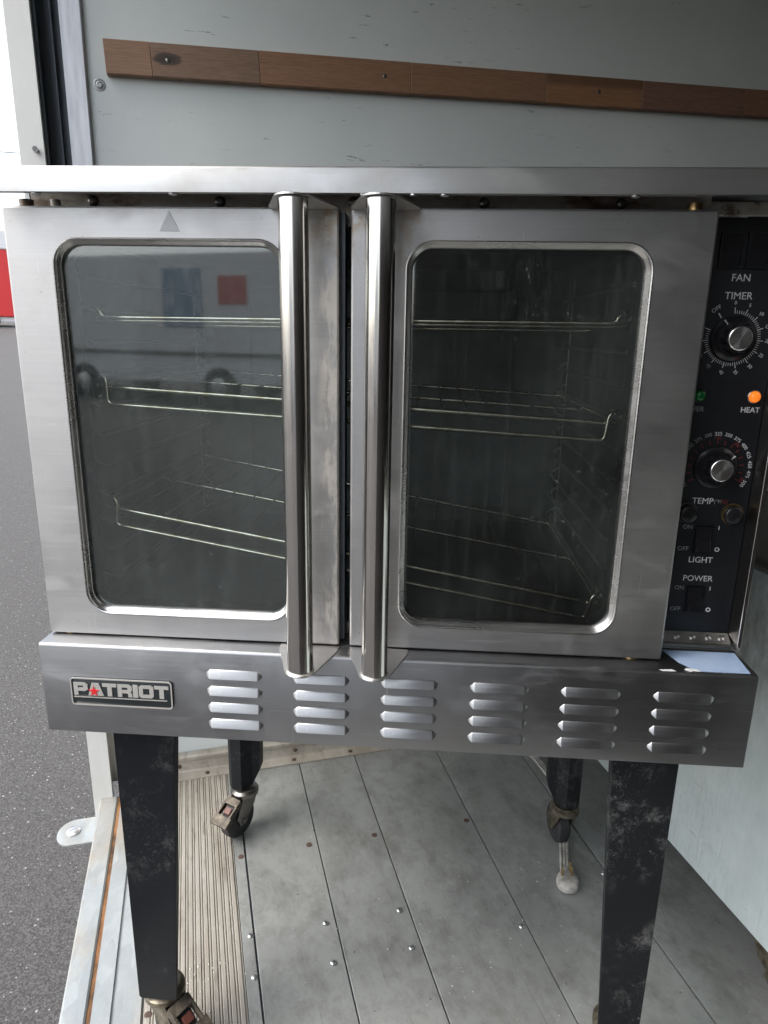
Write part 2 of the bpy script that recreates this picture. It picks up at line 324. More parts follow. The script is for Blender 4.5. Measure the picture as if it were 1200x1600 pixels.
# ------------------------------------------------------------------ mesh helpers
def obj(name, bm, mat, parent=None, loc=None, rot=None, smooth=None):
    me = bpy.data.meshes.new(name)
    if isinstance(bm, bpy.types.Mesh): me = bm
    else:
        bmesh.ops.recalc_face_normals(bm, faces=bm.faces)
        bm.to_mesh(me); bm.free()
        if smooth is not None:
            for p in me.polygons: p.use_smooth = True
            me.set_sharp_from_angle(angle=R(smooth))
    if mat is not None and not me.materials: me.materials.append(mat if not isinstance(mat, str) else MT[mat])
    o = bpy.data.objects.new(name, me); COL.objects.link(o)
    if parent is not None: o.parent = parent
    if loc is not None: o.location = loc
    if rot is not None: o.rotation_euler = rot
    return o
def thing(name, label, cat, loc=(0, 0, 0), rotz=0, group=None):
    o = bpy.data.objects.new(name, None); COL.objects.link(o); o.location = loc; o.rotation_euler = (0, 0, rotz)
    o.empty_display_size = .05
    return tag(o, label, cat, group)
def tag(o, label=None, cat=None, group=None, kind=None):
    for k, v in (('label', label), ('category', cat), ('group', group), ('kind', kind)):
        if v: o[k] = v
    return o
def NB(): return bmesh.new()
def box(bm, x0, x1, y0, y1, z0, z1, bev=0., seg=2):
    vs = [bm.verts.new((x, y, z)) for x in (x0, x1) for y in (y0, y1) for z in (z0, z1)]
    fs = [(0, 1, 3, 2), (4, 6, 7, 5), (0, 4, 5, 1), (2, 3, 7, 6), (0, 2, 6, 4), (1, 5, 7, 3)]
    faces = [bm.faces.new([vs[i] for i in f]) for f in fs]
    if bev:
        es = list({e for f in faces for e in f.edges})
        bmesh.ops.bevel(bm, geom=es, offset=bev, segments=seg, profile=.5, affect='EDGES')
    return bm
def lathe(bm, prof, n=24, origin=(0, 0, 0), axis='z', cap=True):
    """prof: list of (r, h) along the axis"""
    o = Vector(origin); rings = []
    for r, h in prof:
        ring = []
        for k in range(n):
            a = 2*math.pi*k/n; c, s_ = r*math.cos(a), r*math.sin(a)
            p = {'z': (c, s_, h), 'y': (c, h, s_), 'x': (h, c, s_)}[axis]
            ring.append(bm.verts.new(o+Vector(p)))
        rings.append(ring)
    for a, b in zip(rings, rings[1:]):
        for k in range(n): bm.faces.new((a[k], a[(k+1) % n], b[(k+1) % n], b[k]))
    if cap:
        bm.faces.new(rings[0]); bm.faces.new(rings[-1])
    return bm
def tube(bm, pts, r, n=8, cap=True):
    pts = [Vector(p) for p in pts]; rings = []; ref = None
    for i, p in enumerate(pts):
        d = ((pts[i+1] if i+1 < len(pts) else p) - (pts[i-1] if i else p)).normalized()
        if ref is None:
            ref = Vector((0, 0, 1)) if abs(d.z) < .9 else Vector((1, 0, 0))
        u = (ref - d*ref.dot(d)).normalized(); ref = u; w = d.cross(u)
        rr = r[i] if isinstance(r, (list, tuple)) else r
        rings.append([bm.verts.new(p + (u*math.cos(2*math.pi*k/n) + w*math.sin(2*math.pi*k/n))*rr) for k in range(n)])
    for a, b in zip(rings, rings[1:]):
        for k in range(n): bm.faces.new((a[k], a[(k+1) % n], b[(k+1) % n], b[k]))
    if cap: bm.faces.new(rings[0]); bm.faces.new(rings[-1])
    return bm
def bend(pts, rad, n=5):
    """round the corners of a polyline"""
    pts = [Vector(p) for p in pts]; out = [pts[0]]
    for a, b, c in zip(pts, pts[1:], pts[2:]):
        d1 = (a-b).normalized(); d2 = (c-b).normalized(); p1 = b+d1*rad; p2 = b+d2*rad
        for k in range(n+1):
            t = k/n; out.append(p1*(1-t)**2 + b*2*t*(1-t) + p2*t*t)
    out.append(pts[-1]); return out
def prism(bm, poly, y0, y1, plane='xz', bev=0.):
    """extrude a 2D outline; xz: along y, xy: along z"""
    f = (lambda p, h: (p[0], h, p[1])) if plane == 'xz' else ((lambda p, h: (p[0], p[1], h)) if plane == 'xy' else (lambda p, h: (h, p[0], p[1])))
    a = [bm.verts.new(f(p, y0)) for p in poly]; b = [bm.verts.new(f(p, y1)) for p in poly]
    fs = [bm.faces.new(a), bm.faces.new(b)]
    n = len(poly)
    for i in range(n): fs.append(bm.faces.new((a[i], a[(i+1) % n], b[(i+1) % n], b[i])))
    if bev:
        es = [e for e in {e for f_ in fs[:2] for e in f_.edges}]
        bmesh.ops.bevel(bm, geom=es, offset=bev, segments=2, profile=.5, affect='EDGES')
    return bm
def rrect(x0, x1, z0, z1, r, n=8):
    out = []
    for cx, cz, a0 in ((x1-r, z1-r, 0), (x0+r, z1-r, 90), (x0+r, z0+r, 180), (x1-r, z0+r, 270)):
        for k in range(n+1):
            a = R(a0+90*k/n); out.append((cx+r*math.cos(a), cz+r*math.sin(a)))
    return out
def loops(bm, lps, close=False):
    """bridge a list of loops of 3D points"""
    rings = [[bm.verts.new(p) for p in lp] for lp in lps]
    n = len(rings[0])
    for a, b in zip(rings, rings[1:]):
        for k in range(n): bm.faces.new((a[k], a[(k+1) % n], b[(k+1) % n], b[k]))
    return rings
def text(body, size, x, z, y, rot=0., align='CENTER', bold=0., squeeze=1.):
    cu = bpy.data.curves.new('t', 'FONT'); cu.body = body; cu.size = size; cu.align_x = align; cu.align_y = 'CENTER'
    cu.extrude = .0002; cu.offset = bold; cu.resolution_u = 3
    o = bpy.data.objects.new('t', cu); COL.objects.link(o)
    dg = bpy.context.evaluated_depsgraph_get(); me = bpy.data.meshes.new_from_object(o.evaluated_get(dg))
    bpy.data.objects.remove(o); bpy.data.curves.remove(cu)
    me.transform(Matrix.Translation((x, y, z)) @ Matrix.Rotation(-rot, 4, 'Y') @ Matrix.Rotation(math.pi/2, 4, 'X') @ Matrix.Diagonal((squeeze, 1, 1, 1)))
    return me
def texts(name, items, mat, parent):
    bm = NB()
    for it in items:
        me = text(*it[0], **it[1]); bm.from_mesh(me); bpy.data.meshes.remove(me)
    me = bpy.data.meshes.new(name); bm.to_mesh(me); bm.free(); me.materials.append(MT[mat])
    return obj(name, me, None, parent)
def screw_head(r=.006, h=.003, cross=True):
    bm = NB(); lathe(bm, [(r, 0), (r, h*.35), (r*.8, h*.8), (r*.4, h)], 14)
    if cross:
        box(bm, -r*.5, r*.5, -r*.09, r*.09, h*.8, h*1.06); box(bm, -r*.09, r*.09, -r*.5, r*.5, h*.8, h*1.06)
    return bm

ROTT = (0, 0, TH)   # truck frame: u along the side wall, v towards it, z up

# ================================================================== SETTING
def ground_z(r):
    t = max(0., min(r, 60.)-4.)
    return -.95 + .054*t
bm = NB(); rs = [0.01, 1, 2, 3, 4, 5, 6, 8, 11, 15, 20, 28, 38, 50, 60, 90, 160, 300, 700]; NA = 48; prev = None
for r in rs:
    ring = [bm.verts.new((r*math.cos(2*math.pi*k/NA), r*math.sin(2*math.pi*k/NA), ground_z(r))) for k in range(NA)]
    if prev:
        for k in range(NA): bm.faces.new((prev[k], prev[(k+1) % NA], ring[(k+1) % NA], ring[k]))
    else: bm.faces.new(ring)
    prev = ring
tag(obj('asphalt_ground', bm, 'asphalt', smooth=40), kind='structure')

UE, VB, VF, UR, ZR = -.055, .80, -1.55, 3.6, 2.25   # truck inside
# floor: base sheet, planks, ribbed entry plate
floor = tag(obj('truck_floor', box(NB(), -.02, UR, VF, VB+.05, -.12, -.006), 'track', rot=ROTT), kind='structure')
edges = [(.289, .290), (.4505, .4655), (.607, .627), (.829, .868), (1.076, 1.112), (1.325, 1.365), (1.575, 1.62), (1.83, 1.87), (2.08, 2.12), (2.33, 2.37), (2.58, 2.62), (2.83, 2.87), (3.08, 3.12), (3.33, 3.37), (3.58, 3.59)]
def eu(e, v): return e[0] + (e[1]-e[0])*(max(v, -.6)-.1)/.6
gap = .0013
for i, (a, b) in enumerate(zip(edges, edges[1:])):
    bm = NB(); vv = (VF+.001, .762)
    pl = [(eu(a, vv[0])+gap, vv[0]), (eu(b, vv[0])-gap, vv[0]), (eu(b, vv[1])-gap, vv[1]), (eu(a, vv[1])+gap, vv[1])]
    prism(bm, pl, -.0055, 0.0005*((i*7) % 3-1), 'xy', bev=.0012)
    obj('plank', bm, MT['plank'][i % 3], floor)
obj('screw_strip', box(NB(), .264, .2868, VF+.001, .762, -.0055, .0008, .0008), MT['plank'][1], floor)
bm = NB(); box(bm, .079, .2625, VF+.001, .745, -.0055, -.001)
u = .083
while u < .258:                       # ribs pressed into the entry plate, in pairs
    box(bm, u, u+.0085, VF+.001, .745, -.001, .0022, .0009, 1); u += .0100
    if u < .258: box(bm, u, u+.0036, VF+.001, .745, -.001, .0018, .0008, 1); u += .0052
obj('ribbed_plate', bm, 'ribbed', floor)
sm = None; sr = None
for k, (u, v) in enumerate([(.281, .194), (.28, .098), (.436, .186), (.433, .09), (.596, .178), (.593, .083), (.833, .073), (1.084, .158), (.2785, -.2), (.83, -.2)]):
    o = obj('screw', sm or screw_head(.0062, .0034), 'zinc_screw', floor, (u, v, .001), (0, 0, k*.7), smooth=40 if not sm else None); sm = o.data
for k, (u, v) in enumerate([(.278, .42), (.44, .419), (.602, .411), (.844, .403), (1.09, .395), (.088, .072)]):
    o = obj('rusty_screw', sr or screw_head(.0072, .0012), 'rust_screw', floor, (u, v, .0008 if k != 5 else .0015), (0, 0, k), smooth=40 if not sr else None); sr = o.data
# walls and roof
wall = tag(obj('truck_wall', box(NB(), .0, UR, VB, VB+.05, -.1, ZR), 'wall', rot=ROTT), kind='structure')
bm = NB(); lathe(bm, [(.0125, 0), (.0122, .0012), (.0098, .0018), (.0095, .0006)], 24, cap=False); lathe(bm, [(.0072, .0004), (.0070, .0026), (.0045, .0034), (.0040, .0012), (.0001, .0012)], 18)
o = obj('rivet', bm, 'side', wall, (.067, VB-.0003, 1.712), (math.pi/2, 0, 0), 40)
fw_ = tag(obj('truck_far_wall', box(NB(), UE, UR, VF-.05, VF, -.1, ZR), 'darkwall', rot=ROTT), kind='structure')
for k in range(3): obj('reflection_dark_board', box(NB(), UE+.004+k*1.18, UE+1.18+k*1.18, VF+.0002, VF+.012, .002, 1.52), 'dark_board', fw_)  # added boards, out of view, that darken reflections in right pane and lower panel
tag(obj('truck_front_wall', box(NB(), UR, UR+.05, VF-.05, VB+.05, -.1, ZR), 'front', rot=ROTT), kind='structure')
tag(obj('truck_roof', box(NB(), UE-.05, UR+.05, VF-.05, VB+.05, ZR, ZR+.04), 'roof', rot=ROTT), kind='structure')

# kick rail along the wall foot
kr = thing('kick_rail', 'cream painted aluminium kick rail riveted along the foot of the truck wall', 'rail', rotz=TH)
obj('rail_profile', prism(NB(), [(.742, .0006), (.742, .005), (.772, .0075), (.774, .012), (.7765, .040), (.772, .044), (.772, .052), (.780, .0555), (.7985, .0555), (.7985, .0006)], .0, UR-.01, 'yz'), MT['ribbed'], kr)
rv = None
for u in (.136, .30, .459, .62, .78, .94):
    o = obj('rivet', rv or screw_head(.0058, .004, False), 'rust_screw', kr, (u, .7752, .026), (math.pi/2, 0, 0), 40 if not rv else None); rv = o.data
for u in (.21, .453, .619, .79):
    obj('rivet', rv, None, kr, (u, .757, .0062), (0, 0, 0))
# door frame at the open rear
df = thing('door_frame', 'white rear door post with dark roller track and aluminium strip beside the wall', 'door frame', rotz=TH)
bm = prism(NB(), [(-.094, .72), (-.047, .72), (-.047, .735), (-.060, .80), (-.060, .85), (-.094, .85)], -.10, ZR, 'xy', .003)
for v in bm.verts: v.co.x += .0125*(1.55-v.co.z)/1.55 if v.co.z < 1.5 else 0
obj('post', bm, 'post', df); obj('lower_jamb', box(NB(), -.0455, .0, .790, .85, .0, .3495), 'post', df)
bm = NB(); box(bm, -.0595, -.045, .742, .85, .35, ZR-.002); box(bm, -.045, .0, .822, .85, .35, ZR-.002); box(bm, -.020, -.0165, .795, .822, .35, ZR-.004); box(bm, -.0449, -.039, .748, .756, .35, ZR-.003)
obj('door_track', bm, 'track', df)
obj('strip', prism(NB(), [(.0, .786), (.041, .786), (.044, .789), (.044, .7995), (.0, .7995)], .056, ZR-.002, 'xy', .0015), 'alu', df)
bm = NB(); lathe(bm, [(.004, 0), (.004, .012)], 10); lathe(bm, [(.0062, .006), (.0062, .012)], 6)
obj('bolt', bm, 'bolt', df, (-.0585, .72, 1.556), (math.pi/2, 0, 0))
# sill
sl_ = thing('door_sill', 'galvanised rear door sill with a rusty seam above the asphalt', 'door sill', rotz=TH)
obj('sill_edge', prism(NB(), [(-.071, -.10), (-.066, -.003), (-.062, .002), (-.024, .002), (-.0205, -.001), (-.0205, -.10)], VF, .722, 'xz', 0), 'galv', sl_)
obj('rusty_seam', box(NB(), -.0204, -.0115, VF+.002, .72, -.1, -.0025), 'rust', sl_)
obj('inner_strip', prism(NB(), [(-.0114, -.1), (-.0114, .0012), (.0215, .0012), (.0225, -.004), (.0275, -.004), (.0285, .0015), (.0745, .0015), (.0775, -.004), (.0775, -.1)], VF+.004, .742, 'xz'), MT['galv'], sl_)
tp = []
for k in range(13):
    a = R(90+180*k/12); tp.append((-.128+.040*math.cos(a), .675+.048*math.sin(a)))
tp += [(-.0735, .627), (-.0735, .723)]
tab = obj('tab_plate', prism(NB(), tp, -.058, -.052, 'xy', .001), 'galv', sl_)
bm = NB(); lathe(bm, [(.0175, 0), (.0175, .003), (.012, .0075), (.004, .009)], 20); box(bm, -.011, .011, -.0022, .0022, .0065, .0098)
obj('bolt', bm, 'zinc_screw', sl_, (-.129, .676, -.052), (0, 0, .5), 40)

# wooden batten
wb = thing('wooden_batten', 'brown jointed wooden batten with a dark knot screwed across the truck wall', 'batten', rotz=TH)
TL = math.atan2(.0715, 1.713); br = bpy.data.objects
bx = [(.083, .178), (.178, .409), (.409, .765), (.765, 1.121), (1.121, 1.398), (1.398, 1.72), (1.72, 2.05)]
for i, (a, b) in enumerate(bx):
    c = (a+b)/2; L = (b-a)/2/math.cos(TL)
    bm = box(NB(), -L+.0002, L-.0002, -.0105-.0003*(i % 2), .0105, -.0325-.0003*(i % 3), .0325+.0003*((i+1) % 2), .0012, 1)
    kz = 1.762+(c-.083)*math.tan(TL)
    obj('board_segment', bm, MT['wood'][(0, 1, 2, 2, 3, 4, 5)[i]] if i != 2 else MT['wood'][2], wb, (c, .7893, kz), (0, -TL, 0))
ws = None
for u in (.70, 1.27, .212):
    o = obj('screw', ws or screw_head(.0045, .0014), 'bolt', wb, (u, .7787, 1.762+(u-.083)*math.tan(TL)), (math.pi/2, 0, 0), 40 if not ws else None); ws = o.data

# ================================================================== OVEN
ov = thing('convection_oven', 'stainless steel two door convection oven on tall black legs with casters', 'oven')
ZP = .78; PH = .1359
# --- lower front panel with pressed louvres
bm = NB(); pr = [(0., ZP-PH), (0., ZP-.004), (.0012, ZP-.0012), (.004, ZP), (.0755, ZP), (.0755, ZP-.002), (.004, ZP-.004), (.003, ZP-.006), (.003, ZP-PH+.003), (.02, ZP-PH+.003), (.02, ZP-PH), (.0015, ZP-PH-.0004)]
prism(bm, pr, 0., .97, 'yz'); box(bm, .0002, .002, .002, .0745, ZP-PH+.001, ZP-.0022); box(bm, .968, .9698, .002, .0745, ZP-PH+.001, ZP-.0022)
lp = obj('lower_panel', bm, 'steel_panel', ov, smooth=50)
def louver_mesh():
    bm = NB(); L, h, d = .0390, .0068, .0052; lo = []
    sec = [(-1.0, 0.), (-.93, .85), (-.80, 1.), (.70, .34), (.92, .12), (1., 0.)]   # z fraction, depth
    for s, k in ((-1, 0), (-.975, .30), (-.86, .96), (-.84, 1.), (.84, 1.), (.86, .96), (.975, .30), (1, 0)):
        wz = .22+.78*min(1., max(0., (1-abs(s))/.15))
        lo.append([Vector((s*L, -d*k*dd-.0001, h*wz*zz)) for zz, dd in sec])
    rows = [[bm.verts.new(p) for p in r] for r in lo]
    for a, b in zip(rows, rows[1:]):
        for k in range(len(sec)-1): bm.faces.new((a[k], a[k+1], b[k+1], b[k]))
    me = bpy.data.meshes.new('louver'); bmesh.ops.recalc_face_normals(bm, faces=bm.faces)
    bm.to_mesh(me); bm.free()
    for p in me.polygons: p.use_smooth = True
    me.set_sharp_from_angle(angle=R(24)); me.materials.append(MT['steel_panel']); return me
LV = louver_mesh()
for i in range(6):
    for j in range(4):
        obj('louver', LV, None, lp, (.2745+.1208*i, 0, .7455-.0253*j-.0006*i/5))
# film on the ledge
bm = NB(); prism(bm, [(.868, .066), (.966, .066), (.962, .006), (.892, .006), (.886, .018), (.878, .03)], ZP+.0003, ZP+.0008, 'xy')
obj('protective_film', bm, 'film', lp)
bm = NB(); prism(bm, [(.882, .012), (.894, .010), (.897, .004), (.889, .0045), (.884, .002), (.878, .008)], ZP+.001, ZP+.0016, 'xy')
prism(bm, [(.845, .006), (.862, .008), (.866, .003), (.850, .002)], ZP+.0004, ZP+.0009, 'xy'); obj('torn_film', bm, 'filmglue', lp)
# --- name plate
npo = obj('nameplate', prism(NB(), rrect(.0416, .187, .6895, .7318, .005, 5), -.0035, -.0003, 'xz', .0008), 'badge_black', ov, smooth=40)
bm = NB()
lpA = rrect(.0416, .187, .6895, .7318, .005, 5); lpB = rrect(.0434, .1852, .6913, .7300, .0036, 5)
loops(bm, [[(x, -.0034, z) for x, z in lpA], [(x, -.0046, z) for x, z in lpA], [(x, -.0046, z) for x, z in lpB], [(x, -.0034, z) for x, z in lpB]])
obj('border', bm, 'badge_silver', npo)
def poly_letters():
    G = {'P': (1.0, [[(0, 0), (0, 1), (.78, 1), (1, .86), (1, .46), (.78, .32), (.30, .32), (.30, 0)]], [[(.30, .58), (.30, .76), (.68, .76), (.68, .58)]]),
         'T': (1.0, [[(0, .74), (0, 1), (1, 1), (1, .74), (.66, .74), (.66, 0), (.34, 0), (.34, .74)]], []),
         'R': (1.02, [[(0, 0), (0, 1), (.80, 1), (1, .86), (1, .52), (.88, .40), (1, .28), (1, 0), (.72, 0), (.72, .24), (.66, .30), (.30, .30), (.30, 0)]], [[(.30, .55), (.30, .76), (.70, .76), (.70, .55)]]),
         'I': (.36, [[(0, 0), (0, 1), (1, 1), (1, 0)]], []),
         'O': (1.04, [[(0, .14), (0, .86), (.16, 1), (.84, 1), (1, .86), (1, .14), (.84, 0), (.16, 0)]], [[(.28, .26), (.28, .74), (.72, .74), (.72, .26)]]),
         'A': (1.12, [[(0, 0), (.28, 1), (.72, 1), (1, 0)]], [])}
    bm = NB(); x = .0462; H = .0195; W = .0185; z0 = .7052
    for i, ch in enumerate('PATRIOT'):
        w, outs, holes = G[ch]; ww = w*W; hh = H*(1.0)
        edges_ = []; newv = []
        for lp_ in outs+holes:
            vs = [bm.verts.new((x+px*ww, 0, z0+pz*hh)) for px, pz in lp_]; newv += vs
            edges_ += [bm.edges.new((vs[k], vs[(k+1) % len(vs)])) for k in range(len(vs))]
        r = bmesh.ops.triangle_fill(bm, edges=edges_, use_beauty=True)
        fs = [g for g in r['geom'] if isinstance(g, bmesh.types.BMFace)]
        ex = bmesh.ops.extrude_face_region(bm, geom=fs)
        for g in ex['geom']:
            if isinstance(g, bmesh.types.BMVert): g.co.y -= .0009
        x += ww + (.0012 if ch != 'A' else -.0012) - (.0012 if ch == 'P' else 0)
    return bm, x
bm, xe = poly_letters()
for v in bm.verts: v.co.y -= .0036; v.co.x = .0462+(v.co.x-.0462)*(.1822-.0462)/(xe-.0012-.0462)
obj('lettering', bm, 'badge_silver', npo)
bm = NB(); st = []
for k in range(10):
    a = R(90+36*k); r = (.0085 if k % 2 == 0 else .0034); st.append((.0753+r*math.cos(a)*.95, .7118+r*math.sin(a)))
prism(bm, st, -.0053, -.0037, 'xz'); obj('star', bm, 'badge_red', npo)
obj('underline', box(NB(), .0455, .179, -.0044, -.0036, .7015, .7028), 'badge_silver', npo)

# --- body
bm = NB()
box(bm, .008, .012, .0765, .72, .65, 1.372); box(bm, .9722, .9762, .0725, .72, .7805, 1.372); box(bm, .012, .972, .716, .72, .65, 1.372); box(bm, .012, .9720, .0765, .716, .648, .652)
obj('body_panels', bm, 'side', ov)
bm = NB()      # top cover with turned-down front
prism(bm, [(.0, 1.357), (.0, 1.3822), (.0008, 1.3842), (.0028, 1.385), (.73, 1.385), (.73, 1.383), (.004, 1.383), (.002, 1.381), (.002, 1.359), (.011, 1.359), (.011, 1.357)], -.012, .99, 'yz')
tcv = obj('top_cover', bm, 'steel_lip', ov, smooth=50)
rv2 = None
for x in (.06, .225, .378, .448, .505, .54, .752, .93):
    bm2 = rv2
    if not rv2: bm2 = NB(); lathe(bm2, [(.0055, 0), (.0052, -.0015), (.003, -.0024)], 14)
    o = obj('rivet', bm2, 'zinc_screw', tcv, (x, .0066 if x not in (.06, .752) else .0075, 1.3568), smooth=40 if not rv2 else None); rv2 = o.data
# front frame with cavity opening
def plate_with_hole(outer, hole, y0, y1, rim=0.0):
    bm = NB(); edges_ = []
    def lp_(pts, y): return [bm.verts.new((x, y, z)) for x, z in pts]
    oi = lp_(outer(rim), y0); hi = lp_(hole, y0)
    for vs in (oi, hi): edges_ += [bm.edges.new((vs[k], vs[(k+1) % len(vs)])) for k in range(len(vs))]
    bmesh.ops.triangle_fill(bm, edges=edges_, use_beauty=True)
    prev = oi
    if rim:
        mid = lp_(outer(rim*.3), y0+rim*.3)
        for k in range(len(prev)): bm.faces.new((prev[k], prev[(k+1) % len(prev)], mid[(k+1) % len(prev)], mid[k]))
        prev = mid
        mid = lp_(outer(0), y0+rim)
        for k in range(len(prev)): bm.faces.new((prev[k], prev[(k+1) % len(prev)], mid[(k+1) % len(prev)], mid[k]))
        prev = mid
    ob = lp_(outer(0), y1); hb = lp_(hole, y1)
    for k in range(len(prev)): bm.faces.new((prev[k], prev[(k+1) % len(prev)], ob[(k+1) % len(prev)], ob[k]))
    for k in range(len(hi)): bm.faces.new((hi[k], hi[(k+1) % len(hi)], hb[(k+1) % len(hi)], hb[k]))
    e2 = []
    for vs in (ob, hb): e2 += [bm.edges.get((vs[k], vs[(k+1) % len(vs)])) for k in range(len(vs))]
    bmesh.ops.triangle_fill(bm, edges=e2, use_beauty=True)
    return bm
CX0, CX1, CZ0, CZ1, CY1 = .036, .812, .797, 1.332, .66
ff = obj('front_frame', plate_with_hole(lambda r: rrect(.0135, .860, .7805, 1.381, .002, 2), rrect(CX0, CX1, CZ0, CZ1, .02, 4), .0765, .0835), 'frame', ov)
fs_ = None
for x in (.0955, .2599, .428, .5889, .754):
    if not fs_: bm2 = NB(); lathe(bm2, [(.0068, 0), (.0066, .002), (.005, .0045), (.002, .0055)], 16); box(bm2, -.0035, .0035, -.0006, .0006, .0046, .0062); box(bm2, -.0006, .0006, -.0035, .0035, .0046, .0062)
    o = obj('screw', fs_ or bm2, 'bolt', ff, (x, .0762, 1.3600), (math.pi/2, .3*x*20, 0), 40 if not fs_ else None); fs_ = o.data
bm = NB(); hp = None
for x, mt, r in ((.0225, 'frame', .0085), (.060, 'frame', .006), (.832, 'brass', .0085)):
    bm = NB(); lathe(bm, [(r, 1.336), (r, 1.3565)], 16, (x, .05, 0)); obj('hinge_pin', bm, mt, ov, smooth=40)
bm = NB(); lathe(bm, [(.012, .7803), (.012, .7835), (.006, .786)], 16, (.818, .045, 0)); obj('hinge_pin', bm, 'brass', ov, smooth=40)
bm = NB(); lathe(bm, [(.010, .7803), (.010, .7835), (.006, .786)], 16, (.025, .045, 0)); obj('hinge_pin', bm, 'brass', ov, smooth=40)
# cavity: five inner faces
bm = NB(); hl = rrect(CX0, CX1, CZ0, CZ1, .02, 4)
r_ = loops(bm, [[(x, .0834, z) for x, z in hl], [(x, CY1, z) for x, z in hl]]); bm.faces.new(r_[1])
cav = obj('cavity', bm, 'cavity', ov)
bm = NB()      # fan baffle on the rear wall
box(bm, .15, .70, .615, .62, .84, 1.29, .004); cvb = obj('fan_baffle', bm, 'cavity', cav)
# rack guides: two uprights and eleven bent rods each side
for sgn, xw in ((-1, CX0+.004), (1, CX1-.004)):
    g = NB(); inx = xw - sgn*.020
    for y in (.125, .60): tube(g, [(xw, y, .81), (xw, y, 1.32)], .0022, 8)
    guide = obj('rack_guide', g, 'guide', ov, smooth=60); guide['kind'] = 'stuff'
    for k in range(11):
        z = .8676+.0434*(k-1)+.012
        b = NB(); tube(b, bend([(xw-sgn*.002, .112, z+.012), (inx, .116, z), (inx, .60, z), (xw-sgn*.002, .604, z+.012)], .006, 4), .003, 8)
        obj('guide_rod', b, 'guide', guide, smooth=60)

# --- doors
def door(x0, x1, wx0, wx1, hx, gl):
    y0, y1, z0, z1 = .03, .0715, .7825, 1.3468; wz0, wz1, rr = .8155, 1.3105, .033
    def outer(r): return rrect(x0+r, x1-r, z0+r, z1-r, .0022, 2)
    d = obj('door', plate_with_hole(outer, rrect(wx0, wx1, wz0, wz1, rr), y0, y1, .0028), 'steel_door', ov, smooth=14)
    pf = [(-.0010, .0306), (-.0007, .0292), (.0006, .0284), (.0018, .0288), (.0024, .0302), (.0032, .0318), (.0064, .0338), (.0074, .0358), (.0078, .0430)]
    bm = NB(); loops(bm, [[(x, y, z) for x, z in rrect(wx0+i, wx1-i, wz0+i, wz1-i, rr-i)] for i, y in pf])
    obj('window_trim', bm, 'trim', d, smooth=50)
    ii = .0072; bm = NB(); bm.faces.new([bm.verts.new((x, .0412, z)) for x, z in rrect(wx0+ii, wx1-ii, wz0+ii, wz1-ii, rr-ii)])
    obj('glass_pane', bm, gl, d)
    pf2 = [(.0078, .0430), (.0082, .0700), (.007, .0722), (-.012, .0730)]
    bm = NB(); loops(bm, [[(x, y, z) for x, z in rrect(wx0+i, wx1-i, wz0+i, wz1-i, rr-i if i > 0 else rr+.01)] for i, y in pf2])
    obj('inner_frame', bm, 'seal', d, smooth=50)
    # handle tube between two nose shaped brackets
    hy, hr = -.043, .0166
    bm = NB(); lathe(bm, [(hr-.003, .7815), (hr, .782), (hr, 1.3435), (hr-.003, 1.344)], 40, (hx, hy, 0)); obj('handle', bm, 'tube', d, smooth=50)
    for z_, dz in ((.7795, .0018), (1.3442, .0020)):
        o_ = [(hx+.041, .0297), (hx+.041, .0165)]
        for k in range(13):
            a = R(-12-156*k/12); o_.append((hx+.0205*math.cos(a), hy+.0205*math.sin(a)))
        o_ += [(hx-.041, .0165), (hx-.041, .0297)]
        obj('handle_bracket', prism(NB(), o_, z_, z_+dz, 'xy', .0004), 'steel_x', d)
        bm = NB(); zz = z_+dz if z_ < 1 else z_-.0014
        lathe(bm, [(hr+.0018, zz), (hr+.0004, zz+.0014)], 32, (hx, hy, 0)); obj('weld_bead', bm, 'worn', d, smooth=60)
    return d
dl = door(.0005, .4163, .060, .350, .3755, 'glassL')
dr = door(.4303, .8547, .497, .787, .4712, 'glassR')
tri = [(.2104, 1.3415), (.1975, 1.3190), (.2218, 1.3190)]
obj('triangle_mark', prism(NB(), tri, .0292, .0299, 'xz'), 'grey_sticker', dl)
# rubbed inner stiles and turned edges
obj('closing_strip', box(NB(), .4168, .4215, .046, .0715, .785, 1.344), 'track', dl)

# --- control bay
bm = NB(); box(bm, .8575, .9670, .0950, .0975, .7975, 1.3490, .0008, 1); cpn = obj('control_panel', bm, 'ctrl', ov)
YP = .0949
bm = NB()      # folded return on the right with a bright front edge
prism(bm, [(.9671, .0975), (.9671, .094), (.9712, .0735), (.9720, .0735), (.9720, .0975)], .7905, 1.3560, 'xy'); obj('side_return', bm, 'bolt', ov)
obj('edge_strip', box(NB(), .9712, .9768, .0715, .0733, .7860, 1.3560, .0006, 1), 'tube', ov)
m = Mat('chipped_strip'); w = m.noise(40, (1, 1, 1), 5, .7)
m.set('Base_Color', m.ramp(w, (.4, (.16, .13, .10)), (.5, (.52, .49, .44)), (.7, (.62, .60, .56)))).set('Roughness', .5).set('Metallic', .3); MT['chip'] = m.m
obj('head_strip', box(NB(), .8620, .9705, .0900, .0945, 1.3495, 1.366, .001, 1), 'chip', ov)
bm = NB(); prism(bm, [(.0965, .7850), (.0965, .7970), (.0940, .7975), (.0800, .7862), (.0800, .7842)], .8610, .9665, 'yz'); fsl = obj('foot_strip', bm, 'steel_lip', ov)
r3 = None
for x in (.872, .893, .915, .937, .955):
    if not r3: bm2 = NB(); lathe(bm2, [(.0042, 0), (.004, .0012), (.002, .002)], 14)
    o = obj('rivet', r3 or bm2, 'zinc_screw', fsl, (x, .0873, .7922), (R(39), 0, 0), 40 if not r3 else None); r3 = o.data
hg = NB(); lathe(hg, [(.0038, .8610), (.0038, .9640)], 14, (0, .0765, .7843), 'x')
